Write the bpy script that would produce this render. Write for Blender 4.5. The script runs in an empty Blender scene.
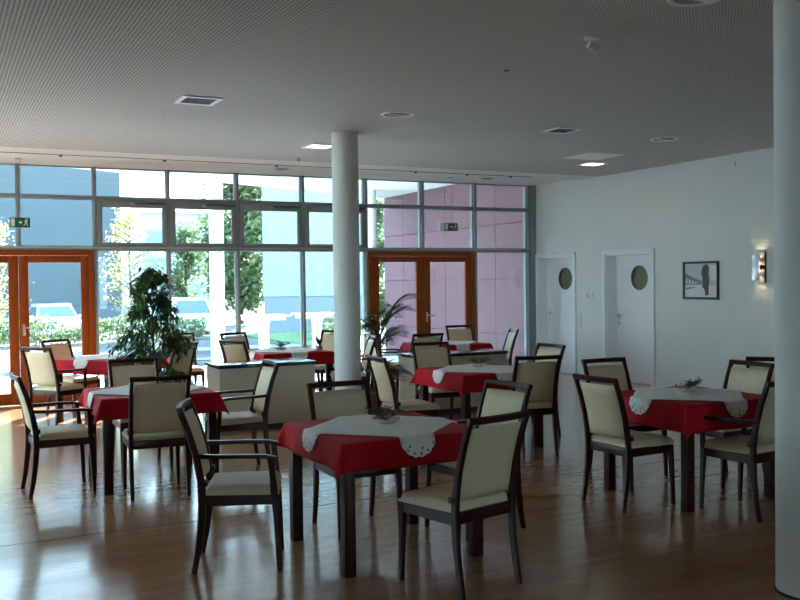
import bpy, bmesh, math, random
from mathutils import Vector, Matrix
random.seed(7)
SC = bpy.context.scene
COL = SC.collection
PI = math.pi
R = math.radians

# ------------------------------------------------------------------ materials
def new_mat(name):
    m = bpy.data.materials.new(name); m.use_nodes = True
    nt = m.node_tree
    return m, nt, nt.nodes['Principled BSDF']

def plain(name, col, rough=.5, metal=0, spec=.5, coat=0, emit=None, estr=0, var=0, vscale=8, bump=0, bscale=60, sheen=0):
    m, nt, b = new_mat(name)
    b.inputs['Base Color'].default_value = (*col, 1)
    b.inputs['Roughness'].default_value = rough
    b.inputs['Metallic'].default_value = metal
    b.inputs['Specular IOR Level'].default_value = spec
    b.inputs['Coat Weight'].default_value = coat
    b.inputs['Sheen Weight'].default_value = sheen
    if emit:
        b.inputs['Emission Color'].default_value = (*emit, 1); b.inputs['Emission Strength'].default_value = estr
    tc = nt.nodes.new('ShaderNodeTexCoord')
    if var:
        n = nt.nodes.new('ShaderNodeTexNoise'); n.inputs['Scale'].default_value = vscale; n.inputs['Detail'].default_value = 4
        nt.links.new(tc.outputs['Object'], n.inputs['Vector'])
        r = nt.nodes.new('ShaderNodeValToRGB')
        r.color_ramp.elements[0].position = .3; r.color_ramp.elements[1].position = .7
        r.color_ramp.elements[0].color = (*[c*(1-var) for c in col], 1)
        r.color_ramp.elements[1].color = (*[min(1, c*(1+var)) for c in col], 1)
        nt.links.new(n.outputs['Fac'], r.inputs['Fac']); nt.links.new(r.outputs['Color'], b.inputs['Base Color'])
    if bump:
        n = nt.nodes.new('ShaderNodeTexNoise'); n.inputs['Scale'].default_value = bscale; n.inputs['Detail'].default_value = 3
        nt.links.new(tc.outputs['Object'], n.inputs['Vector'])
        bp = nt.nodes.new('ShaderNodeBump'); bp.inputs['Strength'].default_value = bump; bp.inputs['Distance'].default_value = .01
        nt.links.new(n.outputs['Fac'], bp.inputs['Height']); nt.links.new(bp.outputs['Normal'], b.inputs['Normal'])
    return m

def wood(name, c1, c2, rough=.35, scale=(1, 1, 14), coat=.0):
    m, nt, b = new_mat(name)
    tc = nt.nodes.new('ShaderNodeTexCoord'); mp = nt.nodes.new('ShaderNodeMapping')
    mp.inputs['Scale'].default_value = scale
    n = nt.nodes.new('ShaderNodeTexNoise'); n.inputs['Scale'].default_value = 6; n.inputs['Detail'].default_value = 6
    nt.links.new(tc.outputs['Object'], mp.inputs['Vector']); nt.links.new(mp.outputs['Vector'], n.inputs['Vector'])
    r = nt.nodes.new('ShaderNodeValToRGB')
    r.color_ramp.elements[0].position = .35; r.color_ramp.elements[1].position = .65
    r.color_ramp.elements[0].color = (*c1, 1); r.color_ramp.elements[1].color = (*c2, 1)
    nt.links.new(n.outputs['Fac'], r.inputs['Fac']); nt.links.new(r.outputs['Color'], b.inputs['Base Color'])
    b.inputs['Roughness'].default_value = rough
    b.inputs['Coat Weight'].default_value = coat; b.inputs['Coat Roughness'].default_value = .15
    b.inputs['Specular IOR Level'].default_value = .22
    return m

def glass_mat(name, tint=(.93, .97, .98), ior=1.4):
    m = bpy.data.materials.new(name); m.use_nodes = True
    nt = m.node_tree; nt.nodes.clear()
    o = nt.nodes.new('ShaderNodeOutputMaterial'); mx = nt.nodes.new('ShaderNodeMixShader')
    t = nt.nodes.new('ShaderNodeBsdfTransparent'); g = nt.nodes.new('ShaderNodeBsdfGlossy'); f = nt.nodes.new('ShaderNodeFresnel')
    t.inputs['Color'].default_value = (*tint, 1); g.inputs['Roughness'].default_value = .0; f.inputs['IOR'].default_value = ior
    nt.links.new(f.outputs[0], mx.inputs[0]); nt.links.new(t.outputs[0], mx.inputs[1]); nt.links.new(g.outputs[0], mx.inputs[2])
    nt.links.new(mx.outputs[0], o.inputs['Surface'])
    return m

def floor_mat():
    m, nt, b = new_mat('laminate planks')
    L = nt.links.new
    tc = nt.nodes.new('ShaderNodeTexCoord')
    br = nt.nodes.new('ShaderNodeTexBrick')
    br.offset = .37; br.squash = 1.0
    br.inputs['Scale'].default_value = 1.0
    br.inputs['Brick Width'].default_value = .47; br.inputs['Row Height'].default_value = .066
    br.inputs['Mortar Size'].default_value = .0008; br.inputs['Bias'].default_value = 0
    br.inputs['Color1'].default_value = (.36, .165, .066, 1); br.inputs['Color2'].default_value = (.43, .212, .09, 1)
    br.inputs['Mortar'].default_value = (.26, .125, .06, 1)
    L(tc.outputs['Object'], br.inputs['Vector'])
    mp = nt.nodes.new('ShaderNodeMapping'); mp.inputs['Scale'].default_value = (1.5, 22, 1)
    n = nt.nodes.new('ShaderNodeTexNoise'); n.inputs['Scale'].default_value = 2.5; n.inputs['Detail'].default_value = 6
    L(tc.outputs['Object'], mp.inputs['Vector']); L(mp.outputs['Vector'], n.inputs['Vector'])
    r = nt.nodes.new('ShaderNodeValToRGB'); r.color_ramp.elements[0].position = .3; r.color_ramp.elements[1].position = .75
    r.color_ramp.elements[0].color = (.62, .58, .55, 1); r.color_ramp.elements[1].color = (1.08, 1.05, 1.0, 1)
    L(n.outputs['Fac'], r.inputs['Fac'])
    mx = nt.nodes.new('ShaderNodeMixRGB'); mx.blend_type = 'MULTIPLY'; mx.inputs['Fac'].default_value = .55
    L(br.outputs['Color'], mx.inputs['Color1']); L(r.outputs['Color'], mx.inputs['Color2']); L(mx.outputs['Color'], b.inputs['Base Color'])
    b.inputs['Roughness'].default_value = .2
    b.inputs['Specular IOR Level'].default_value = .62
    b.inputs['Coat Weight'].default_value = .3; b.inputs['Coat Roughness'].default_value = .1
    n2 = nt.nodes.new('ShaderNodeTexNoise'); n2.inputs['Scale'].default_value = 9
    L(tc.outputs['Object'], n2.inputs['Vector'])
    rr = nt.nodes.new('ShaderNodeMapRange'); rr.inputs['To Min'].default_value = .16; rr.inputs['To Max'].default_value = .27
    L(n2.outputs['Fac'], rr.inputs['Value']); L(rr.outputs['Result'], b.inputs['Roughness'])
    return m

def perforated_mat():
    m, nt, b = new_mat('perforated ceiling board')
    L = nt.links.new
    tc = nt.nodes.new('ShaderNodeTexCoord')
    mp = nt.nodes.new('ShaderNodeMapping'); mp.inputs['Scale'].default_value = (1/.027,)*3
    L(tc.outputs['Object'], mp.inputs['Vector'])
    fr = nt.nodes.new('ShaderNodeVectorMath'); fr.operation = 'FRACTION'; L(mp.outputs['Vector'], fr.inputs[0])
    sb = nt.nodes.new('ShaderNodeVectorMath'); sb.operation = 'SUBTRACT'; sb.inputs[1].default_value = (.5, .5, 0); L(fr.outputs[0], sb.inputs[0])
    sp = nt.nodes.new('ShaderNodeSeparateXYZ'); L(sb.outputs[0], sp.inputs[0])
    cb = nt.nodes.new('ShaderNodeCombineXYZ'); L(sp.outputs[0], cb.inputs[0]); L(sp.outputs[1], cb.inputs[1])
    ln = nt.nodes.new('ShaderNodeVectorMath'); ln.operation = 'LENGTH'; L(cb.outputs[0], ln.inputs[0])
    r = nt.nodes.new('ShaderNodeValToRGB'); r.color_ramp.elements[0].position = .26; r.color_ramp.elements[1].position = .31
    r.color_ramp.elements[0].color = (.10, .10, .10, 1); r.color_ramp.elements[1].color = (.63, .63, .60, 1)
    L(ln.outputs['Value'], r.inputs['Fac']); L(r.outputs['Color'], b.inputs['Base Color'])
    b.inputs['Roughness'].default_value = .9
    return m

def leaf_mat(name, c1, c2, trans=.25, rough=.45):
    m, nt, b = new_mat(name)
    tc = nt.nodes.new('ShaderNodeTexCoord')
    n = nt.nodes.new('ShaderNodeTexNoise'); n.inputs['Scale'].default_value = 7
    nt.links.new(tc.outputs['Object'], n.inputs['Vector'])
    r = nt.nodes.new('ShaderNodeValToRGB'); r.color_ramp.elements[0].position = .35; r.color_ramp.elements[1].position = .65
    r.color_ramp.elements[0].color = (*c1, 1); r.color_ramp.elements[1].color = (*c2, 1)
    nt.links.new(n.outputs['Fac'], r.inputs['Fac']); nt.links.new(r.outputs['Color'], b.inputs['Base Color'])
    b.inputs['Roughness'].default_value = rough
    tr = nt.nodes.new('ShaderNodeBsdfTranslucent'); nt.links.new(r.outputs['Color'], tr.inputs['Color'])
    mx = nt.nodes.new('ShaderNodeMixShader'); mx.inputs[0].default_value = trans
    out = nt.nodes['Material Output']
    nt.links.new(b.outputs[0], mx.inputs[1]); nt.links.new(tr.outputs[0], mx.inputs[2]); nt.links.new(mx.outputs[0], out.inputs['Surface'])
    return m

M = dict(
    wall=plain('white wall paint', (.75, .79, .765), .85, var=.02, vscale=2),
    ceil=plain('white ceiling paint', (.74, .76, .745), .9),
    groove=plain('dark groove shade', (.10, .10, .10), .8), dark=plain('shadow gap', (.02, .02, .02), .9),
    chairwood=wood('dark stained beech', (.022, .0055, .0035), (.050, .0125, .0075), .3, (6, 6, 1.5), .06),
    tablewood=wood('dark table wood', (.022, .007, .005), (.045, .014, .009), .38, (6, 6, 1.5), .05),
    cream=plain('cream upholstery', (.66, .56, .37), .55, var=.03, vscale=20, bump=.05, bscale=300),
    red=plain('red satin tablecloth', (.42, .004, .012), .6, spec=.12, var=.12, vscale=5, bump=.15, bscale=14),
    lace=plain('white lace', (.90, .90, .87), .8, bump=.6, bscale=120),
    doorwood=wood('orange brown door wood', (.23, .046, .004), (.30, .066, .008), .45, (9, 9, 1.0), .0),
    alu=plain('grey aluminium profile', (.27, .30, .31), .45, .35),
    alulight=plain('light aluminium cap', (.45, .47, .48), .4, .4),
    steel=plain('brushed steel', (.62, .62, .62), .28, 1),
    glass=glass_mat('window glass'),
    whitedoor=plain('white door lacquer', (.82, .87, .90), .4),
    oval=plain('obscure glass with green room light', (.10, .115, .035), .12, bump=.5, bscale=50, var=.4, vscale=30),  # olive tone stands in for dim greenish light from the room behind
    white=plain('white plastic', (.82, .82, .80), .35),
    whitepaint=plain('white garden paint', (.85, .86, .86), .4),
    beige=plain('beige laminate', (.52, .46, .36), .5, var=.03, vscale=3),
    cabtop=plain('dark cabinet top', (.035, .022, .03), .14, coat=.5),
    darkgrey=plain('dark grey louvre', (.10, .10, .11), .6),
    black=plain('black', (.012, .012, .014), .35),
    green=plain('exit sign green', (.006, .105, .055), .4),
    signwhite=plain('sign white', (.80, .85, .82), .5),
    lamp=plain('warm lamp glass', (.9, .85, .7), .4, emit=(1, .80, .45), estr=1.6),
    lampdim=plain('sconce glow glass', (.9, .8, .6), .4, emit=(1, .70, .36), estr=1.3),
    bowl=plain('pale ceramic dish', (.55, .50, .42), .25),
    berry=plain('red berry', (.45, .01, .015), .3),
    leaf=leaf_mat('dark glossy leaf', (.018, .065, .022), (.065, .16, .048), .2, .28),
    sprig=leaf_mat('sprig leaf', (.03, .08, .035), (.08, .14, .06), .2),
    palm=leaf_mat('palm leaf', (.012, .035, .012), (.035, .075, .025), .2, .35),
    bark=plain('bark', (.10, .065, .04), .9, var=.3, vscale=20, bump=.5),
    soil=plain('soil', (.03, .02, .014), .95, bump=.8, bscale=50),
    terra=plain('brown planter', (.16, .062, .026), .6, var=.15, vscale=8),
    potgrey=plain('grey planter', (.20, .20, .21), .5),
    yleaf=leaf_mat('autumn yellow leaf', (.42, .36, .10), (.55, .52, .22), .45),
    gleaf=leaf_mat('green tree leaf', (.11, .17, .085), (.22, .27, .11), .4),
    hleaf=leaf_mat('hedge leaf', (.12, .17, .06), (.26, .30, .13), .5),
    grass=plain('lawn', (.06, .13, .035), .9, var=.35, vscale=1.2),
    paving=plain('pale terrace paving', (.74, .75, .75), .8, var=.1, vscale=2),
    gravel=plain('dark bark mulch and gravel', (.060, .062, .062), .95, var=.5, vscale=1.1),
    path=plain('grey path paving', (.17, .18, .185), .85, var=.15, vscale=2), street=plain('asphalt street', (.10, .105, .11), .9, var=.2, vscale=.6),
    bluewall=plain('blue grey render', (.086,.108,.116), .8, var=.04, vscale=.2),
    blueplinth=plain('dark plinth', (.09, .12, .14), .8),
    bluewin=plain('blue window band', (.16, .30, .42), .3),
    palebld=plain('pale facade', (.36, .46, .52), .8),
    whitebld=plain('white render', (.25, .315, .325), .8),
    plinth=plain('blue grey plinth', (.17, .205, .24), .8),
    pink=plain('dusky pink facade panel', (.150, .070, .085), .55, var=.03, vscale=.8),
    pinkjoint=plain('dark joint', (.11, .052, .07), .8),
    carwhite=plain('white car paint', (.70, .72, .74), .25, coat=.6),
    carglass=plain('car glass', (.10, .14, .17), .08),
    tyre=plain('tyre rubber', (.02, .02, .02), .8),
    lens=plain('lamp lens', (.75, .75, .72), .15),
    photo_sky=plain('print pale grey', (.55, .58, .57), .3), photo_mid=plain('print mid grey', (.22, .24, .24), .3),
    photo_dark=plain('print dark grey', (.05, .055, .055), .3),
    photo_white=plain('print white', (.75, .77, .76), .3),
    floor=floor_mat(), perf=perforated_mat(),
)

# ------------------------------------------------------------------ mesh builder
class MB:
    def __init__(s): s.bm = bmesh.new()
    def box(s, x0, x1, y0, y1, z0, z1, bev=0, seg=2):
        b = bmesh.new()
        v = [b.verts.new((x, y, z)) for x in (x0, x1) for y in (y0, y1) for z in (z0, z1)]
        for f in ((0, 1, 3, 2), (4, 6, 7, 5), (0, 4, 5, 1), (2, 3, 7, 6), (0, 2, 6, 4), (1, 5, 7, 3)): b.faces.new([v[i] for i in f])
        if bev: bmesh.ops.bevel(b, geom=b.edges[:], offset=bev, segments=seg, affect='EDGES', profile=.5)
        s._merge(b); return s
    def _merge(s, b):
        me = bpy.data.meshes.new('t'); b.to_mesh(me); b.free(); s.bm.from_mesh(me); bpy.data.meshes.remove(me)
    def poly(s, pts):
        return s.bm.faces.new([s.bm.verts.new(p) for p in pts])
    def prism(s, pts, off):
        o = Vector(off); n = len(pts)
        a = [s.bm.verts.new(p) for p in pts]; c = [s.bm.verts.new(Vector(p)+o) for p in pts]
        s.bm.faces.new(a[::-1]); s.bm.faces.new(c)
        for i in range(n): s.bm.faces.new((a[i], a[(i+1) % n], c[(i+1) % n], c[i]))
        return s
    def sweep(s, path, side, ws, ds, bev=0):
        b = bmesh.new(); side = Vector(side).normalized(); P = [Vector(p) for p in path]; rings = []
        for i, p in enumerate(P):
            t = (P[min(i+1, len(P)-1)]-P[max(i-1, 0)]).normalized(); n = side.cross(t).normalized()
            w = ws[i] if isinstance(ws, (list, tuple)) else ws; d = ds[i] if isinstance(ds, (list, tuple)) else ds
            k = .22*min(w, d)
            rings.append([b.verts.new(p+side*a+n*c) for a, c in ((w/2-k, d/2), (-w/2+k, d/2), (-w/2, d/2-k), (-w/2, -d/2+k), (-w/2+k, -d/2), (w/2-k, -d/2), (w/2, -d/2+k), (w/2, d/2-k))])
        for A, B in zip(rings, rings[1:]):
            for i in range(8): b.faces.new((A[i], A[(i+1) % 8], B[(i+1) % 8], B[i]))
        b.faces.new(rings[0][::-1]); b.faces.new(rings[-1])
        s._merge(b); return s
    def tube(s, path, rs, n=8):
        P = [Vector(p) for p in path]; rings = []
        for i, p in enumerate(P):
            t = (P[min(i+1, len(P)-1)]-P[max(i-1, 0)]).normalized()
            u = t.orthogonal().normalized() if i == 0 else (u - t*u.dot(t)).normalized()
            v = t.cross(u); r = rs[i] if isinstance(rs, (list, tuple)) else rs
            rings.append([s.bm.verts.new(p+u*r*math.cos(2*PI*k/n)+v*r*math.sin(2*PI*k/n)) for k in range(n)])
        for A, B in zip(rings, rings[1:]):
            for i in range(n): s.bm.faces.new((A[i], A[(i+1) % n], B[(i+1) % n], B[i]))
        s.bm.faces.new(rings[0][::-1]); s.bm.faces.new(rings[-1])
        return s
    def lathe(s, prof, c=(0, 0, 0), n=32):
        c = Vector(c); rings = []
        for r, z in prof:
            if r < 1e-6: rings.append([s.bm.verts.new(c+Vector((0, 0, z)))])
            else: rings.append([s.bm.verts.new(c+Vector((r*math.cos(2*PI*k/n), r*math.sin(2*PI*k/n), z))) for k in range(n)])
        for A, B in zip(rings, rings[1:]):
            for i in range(n):
                j = (i+1) % n
                if len(A) == 1 and len(B) == 1: continue
                if len(A) == 1: s.bm.faces.new((A[0], B[j], B[i]))
                elif len(B) == 1: s.bm.faces.new((A[i], A[j], B[0]))
                else: s.bm.faces.new((A[i], A[j], B[j], B[i]))
        return s
    def leaf(s, p, d, up, L, W, fold=.15):
        d = d.normalized(); sd = d.cross(up)
        if sd.length < 1e-3: sd = d.orthogonal()
        sd.normalize(); n = sd.cross(d)
        a = s.bm.verts.new(p); m1 = s.bm.verts.new(p+d*L*.45+sd*W/2+n*W*fold); m2 = s.bm.verts.new(p+d*L*.45-sd*W/2+n*W*fold)
        c = s.bm.verts.new(p+d*L*.5-n*W*.05); e = s.bm.verts.new(p+d*L-n*L*.08)
        s.bm.faces.new((a, m1, c)); s.bm.faces.new((a, c, m2)); s.bm.faces.new((m1, e, c)); s.bm.faces.new((c, e, m2))
    def build(s, name, mat, parent=None, smooth=True, loc=None, ang=38, normals=True):
        if normals: bmesh.ops.recalc_face_normals(s.bm, faces=s.bm.faces[:])
        me = bpy.data.meshes.new(name); s.bm.to_mesh(me); s.bm.free()
        me.materials.append(mat)
        if smooth:
            me.shade_smooth(); me.set_sharp_from_angle(angle=R(ang))
        o = bpy.data.objects.new(name, me); COL.objects.link(o)
        if parent: o.parent = parent
        if loc: o.location = loc
        return o

def tag(o, label, cat, group=None, kind=None):
    o['label'] = label; o['category'] = cat
    if group: o['group'] = group
    if kind: o['kind'] = kind
    return o
def thing(name, label, cat, loc=(0, 0, 0), rz=0, group=None):
    o = bpy.data.objects.new(name, None); COL.objects.link(o); o.empty_display_size = .1
    o.location = loc; o.rotation_euler = (0, 0, rz)
    return tag(o, label, cat, group)
def struct(o): o['kind'] = 'structure'; return o
def box(x0, x1, y0, y1, z0, z1, name, mat, parent=None, bev=0):
    return MB().box(x0, x1, y0, y1, z0, z1, bev).build(name, mat, parent)
def dup(root, loc, rz, label, group=None, name=None):
    r = root.copy(); COL.objects.link(r); r.location = loc; r.rotation_euler = (0, 0, rz)
    if name: r.name = name
    r['label'] = label
    if group: r['group'] = group
    for ch in list(root.children):
        c = ch.copy(); COL.objects.link(c); c.parent = r
        for g in ch.children:
            d = g.copy(); COL.objects.link(d); d.parent = c
    return r

# ------------------------------------------------------------------ camera
F, YAW, PITCH, ROLL, EYE = 926.557, .464885, -.0202458, -.0121745, 1.645
fw = Vector((math.sin(YAW)*math.cos(PITCH), math.cos(YAW)*math.cos(PITCH), math.sin(PITCH)))
rt = Vector((math.cos(YAW), -math.sin(YAW), 0)); up = rt.cross(fw)
r2 = rt*math.cos(ROLL)+up*math.sin(ROLL); u2 = -rt*math.sin(ROLL)+up*math.cos(ROLL)
cd = bpy.data.cameras.new('camera'); cam = bpy.data.objects.new('camera', cd); COL.objects.link(cam)
cd.sensor_fit = 'HORIZONTAL'; cd.sensor_width = 36; cd.lens = F/800*36; cd.clip_end = 500; cd.clip_start = .05
mw = Matrix((r2, u2, -fw)).transposed().to_4x4(); mw.translation = (0, 0, EYE)
cam.matrix_world = mw; SC.camera = cam

# ------------------------------------------------------------------ room shell
W, D, ZC, ZG = 9.58, 13.75, 3.29, 3.318
XL, YB = -3.2, -3.2
TW = .32
struct(MB().box(XL, W+TW+.04, YB, D+.1, -.12, 0).build('floor', M['floor']))
struct(box(XL, W, 6.345, 6.353, 0, .0012, 'trim_1', M['dark']))
struct(box(XL, W, YB, 11.9, ZC, ZC+.1, 'ceiling', M['perf']))
cs = MB().box(XL, W, 11.9, 12.40, ZC, ZC+.13).box(XL, W, 12.40, D+.1, ZG, ZC+.13)
struct(cs.build('ceiling.001', M['ceil']))
struct(box(XL, 8.62, 12.34, 12.401, ZC-.002, ZC+.03, 'trim_2', M['groove']))  # proud dark strip painted as the shade inside the ceiling groove
struct(box(8.62, W, 12.355, 12.3995, ZC-.0005, ZC+.03, 'trim_3', M['ceil']))
# unseen glazing added in the left side, sized for its daylight (out of frame)
GL0, GL1 = 7.0, 13.5
lw = MB().box(XL-.15, XL, YB, GL0, 0, ZC+.05).box(XL-.15, XL, GL1, D+.1, 0, ZC+.05).box(XL-.15, XL, GL0, GL1, 0, .9).box(XL-.15, XL, GL0, GL1, 3.0, ZC+.05)
for k in range(1, 5): yy = GL0+k*(GL1-GL0)/5; lw.box(XL-.15, XL, yy-.04, yy+.04, .9, 3.0)
struct(lw.build('wall_left', M['wall']))
BW = ((-1.5, -.2), (4.7, 6.2))  # unseen back windows, added and sized as fill light
bw = MB().box(XL-.15, W+.3, YB-.15, YB, 0, .8).box(XL-.15, W+.3, YB-.15, YB, 2.5, ZC+.05)
for xa, xb in zip([XL-.15]+[q[1] for q in BW], [q[0] for q in BW]+[W+.3]): bw.box(xa, xb, YB-.15, YB, .8, 2.5)
struct(bw.build('wall_back', M['wall']))
for k, (xa, xb) in enumerate(BW): struct(MB().box(xa, xb, YB-.08, YB-.07, .8, 2.5).build('window_%d' % (91+k), M['glass'], smooth=False))
struct(MB().box(XL-.08, XL-.07, GL0, GL1, .9, 3.0).build('window_90', M['glass'], smooth=False))
# right wall with two deep door openings
d1 = (12.60, 13.64); d2 = (10.70, 11.76); DH = 2.03
wm = MB()
TW = .32
wm.box(W, W+TW, YB, d2[0], 0, ZC+.05).box(W, W+TW, d2[1], d1[0], 0, ZC+.05).box(W, W+TW, d1[1], D+.1, 0, ZC+.05)
wm.box(W, W+TW, d2[0], d2[1], DH, ZC+.05).box(W, W+TW, d1[0], d1[1], DH, ZC+.05)
struct(wm.build('wall_right', M['wall'], smooth=False))
struct(box(W-.012, W, YB, d2[0]-.09, 0, .06, 'baseboard_right', M['whitedoor']))

def side_door(n, y0, y1):
    fr = MB()
    t = .07
    for yy0, yy1 in ((y0-t, y0), (y1, y1+t)):
        fr.box(W-.022, W+.002, yy0, yy1, 0, DH+t, .003)
    fr.box(W-.0225, W+.002, y0-t, y1+t, DH, DH+t, .003)
    fr.box(W+.002, W+TW-.05, y0-.001, y0+.02, 0, DH).box(W+.002, W+TW-.05, y1-.02, y1+.001, 0, DH).box(W+.002, W+TW-.05, y0, y1, DH-.02, DH+.001)
    f = struct(fr.build('door_%d' % n, M['whitedoor']))
    X = W+.20
    # leaf with a round hole for the pane
    b = MB(); cy = (y0+y1)/2-.03; cz = 1.655; r = .175; N = 40
    ya, yb, za, zb = y0+.02, y1-.02, .008, DH-.022
    ring = [(cy+r*math.cos(2*PI*k/N), cz+r*math.sin(2*PI*k/N)) for k in range(N)]
    outer = []
    for k in range(N):
        c, s_ = math.cos(2*PI*k/N), math.sin(2*PI*k/N)
        ts = []
        if c > 1e-9: ts.append((yb-cy)/c)
        if c < -1e-9: ts.append((ya-cy)/c)
        if s_ > 1e-9: ts.append((zb-cz)/s_)
        if s_ < -1e-9: ts.append((za-cz)/s_)
        t_ = min(ts); outer.append((cy+c*t_, cz+s_*t_))
    corners = [(yb, zb), (ya, zb), (ya, za), (yb, za)]
    for X_ in (X, X+.045):
        vi = [b.bm.verts.new((X_, *q)) for q in ring]; vo = [b.bm.verts.new((X_, *q)) for q in outer]
        for k in range(N):
            j = (k+1) % N; b.bm.faces.new((vi[k], vi[j], vo[j], vo[k]))
            for cq in corners:
                p, q = outer[k], outer[j]
                if abs(p[0]-q[0]) > 1e-6 and abs(p[1]-q[1]) > 1e-6:
                    if (abs(p[0]-cq[0]) < 1e-6 and abs(q[1]-cq[1]) < 1e-6) or (abs(q[0]-cq[0]) < 1e-6 and abs(p[1]-cq[1]) < 1e-6):
                        b.bm.faces.new((vo[k], vo[j], b.bm.verts.new((X_, *cq))))
    lf = b.build('leaf', M['whitedoor'], f, smooth=False)
    rg = MB()
    NN = 40
    prof = [(.178, X-.008), (.192, X-.004), (.192, X+.004), (.165, X+.004), (.165, X-.008)]
    for k in range(NN):
        a, c = 2*PI*k/NN, 2*PI*(k+1)/NN
        for (r0, x0), (r1, x1) in zip(prof, prof[1:]+prof[:1]):
            rg.poly([(x0, cy+r0*math.cos(a), cz+r0*math.sin(a)), (x1, cy+r1*math.cos(a), cz+r1*math.sin(a)), (x1, cy+r1*math.cos(c), cz+r1*math.sin(c)), (x0, cy+r0*math.cos(c), cz+r0*math.sin(c))])
    bmesh.ops.remove_doubles(rg.bm, verts=rg.bm.verts[:], dist=1e-5)
    rg.build('porthole_ring', M['darkgrey'], lf)
    pn = MB(); pn.prism([(X+.01, cy+.17*math.cos(2*PI*k/NN), cz+.17*math.sin(2*PI*k/NN)) for k in range(NN)], (.01, 0, 0)); pn.build('pane', M['oval'], lf)
    hy = y1-.085
    h = MB().box(X-.012, X+.001, hy-.022, hy+.022, 1.0, 1.085, .004).tube([(X, hy, 1.055), (X-.05, hy, 1.055), (X-.055, hy-.02, 1.055), (X-.055, hy-.13, 1.053)], .009)
    h.box(X-.012, X+.001, hy-.02, hy+.02, .91, .955, .004)
    h.build('handle', M['steel'], lf)
    hg = MB()
    for z in (.28, 1.72): hg.tube([(X-.012, y0+.022, z), (X-.012, y0+.022, z+.09)], .009)
    hg.build('hinge', M['steel'], f)
side_door(3, *d1); side_door(4, *d2)
# dim rooms behind those doors are closed off
struct(box(W+TW, W+TW+.05, YB, D-.02, 0, ZC, 'wall_behind', M['wall']))

# ------------------------------------------------------------------ glazed facade
mull = [-3.15, -2.1, -1.02, 0.0, 1.04, 2.05, 3.09, 4.13, 5.19, 6.28, 7.32, 8.345, 9.45]
ZT, ZS = 2.88, 2.165     # upper and lower transom heights
tn = 4
doorbays = {(0.0, 2.05): 1, (6.28, 8.345): 2}
for x in mull:
    z0 = 0
    if x in (1.04, 7.32): z0 = ZS
    struct(MB().box(x-.021, x+.021, D-.06, D+.10, z0, ZG, .003).build('trim_%d' % tn, M['alu'])); tn += 1
struct(MB().box(9.478, W, D-.09, D+.1, 0, ZG, .003).build('trim_%d' % tn, M['alu'])); tn += 1
for z, h in ((ZT, .024), (ZS, .028)):
    struct(MB().box(XL, 9.478, D-.055, D+.08, z-h, z+h, .003).build('trim_%d' % tn, M['alu'])); tn += 1
struct(MB().box(XL, 9.478, D-.075, D-.055, ZS-.004, ZS+.024, .002).build('trim_%d' % tn, M['alulight'])); tn += 1
struct(MB().box(XL, 9.478, D-.01, D+.09, ZG-.008, ZG, .001).build('trim_%d' % tn, M['alulight'])); tn += 1
wn = 1
def pane(x0, x1, z0, z1, parent, y=D+.02):
    return MB().box(x0, x1, y, y+.012, z0, z1).build('pane', M['glass'], parent, smooth=False)
for i in range(len(mull)-1):
    a, b = mull[i]+.021, mull[i+1]-.021
    isdoor = mull[i] in (0.0, 1.04, 6.28, 7.32)
    # a slim glazing bead frames every bay
    fb = MB(); bd = .009
    zs = [(ZS+.028, ZT-.024), (ZT+.024, ZG-.008)] + ([] if isdoor else [(.07, ZS-.028)])
    for z0, z1 in zs:
        fb.box(a, a+bd, D-.005, D+.05, z0, z1).box(b-bd, b, D-.005, D+.05, z0, z1).box(a, b, D-.005, D+.05, z0, z0+bd).box(a, b, D-.005, D+.05, z1-bd, z1)
    if not isdoor: fb.box(a, b, D-.055, D+.08, 0, .07)
    fr = struct(fb.build('window_%d' % wn, M['alu'], smooth=False)); wn += 1
    for z0, z1 in zs: pane(a+.004, b-.004, z0+.004, z1-.004, fr)
    if 2.0 < mull[i] < 6.0:          # four bottom hung sashes with heavy frames
        s = MB(); t = .075; z0, z1 = zs[0]
        s.box(a+.006, a+t, D-.065, D-.008, z0+.006, z1-.006, .004).box(b-t, b-.006, D-.065, D-.008, z0+.006, z1-.006, .004)
        s.box(a+t-.002, b-t+.002, D-.064, D-.009, z0+.006, z0+t-.02, .004).box(a+t-.002, b-t+.002, D-.064, D-.009, z1-t-.03, z1-.006, .004)
        so = s.build('sash', M['alu'], fr)
        op = MB().box((a+b)/2-.02, b-.03, D-.09, D-.066, z1-.055, z1-.025, .004); op.build('opener', M['darkgrey'], fr)
        MB().box((a+b)/2-.035, (a+b)/2+.03, D-.10, D-.066, z1-.075, z1-.035, .005).build('opener_bracket', M['alulight'], fr)

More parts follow.
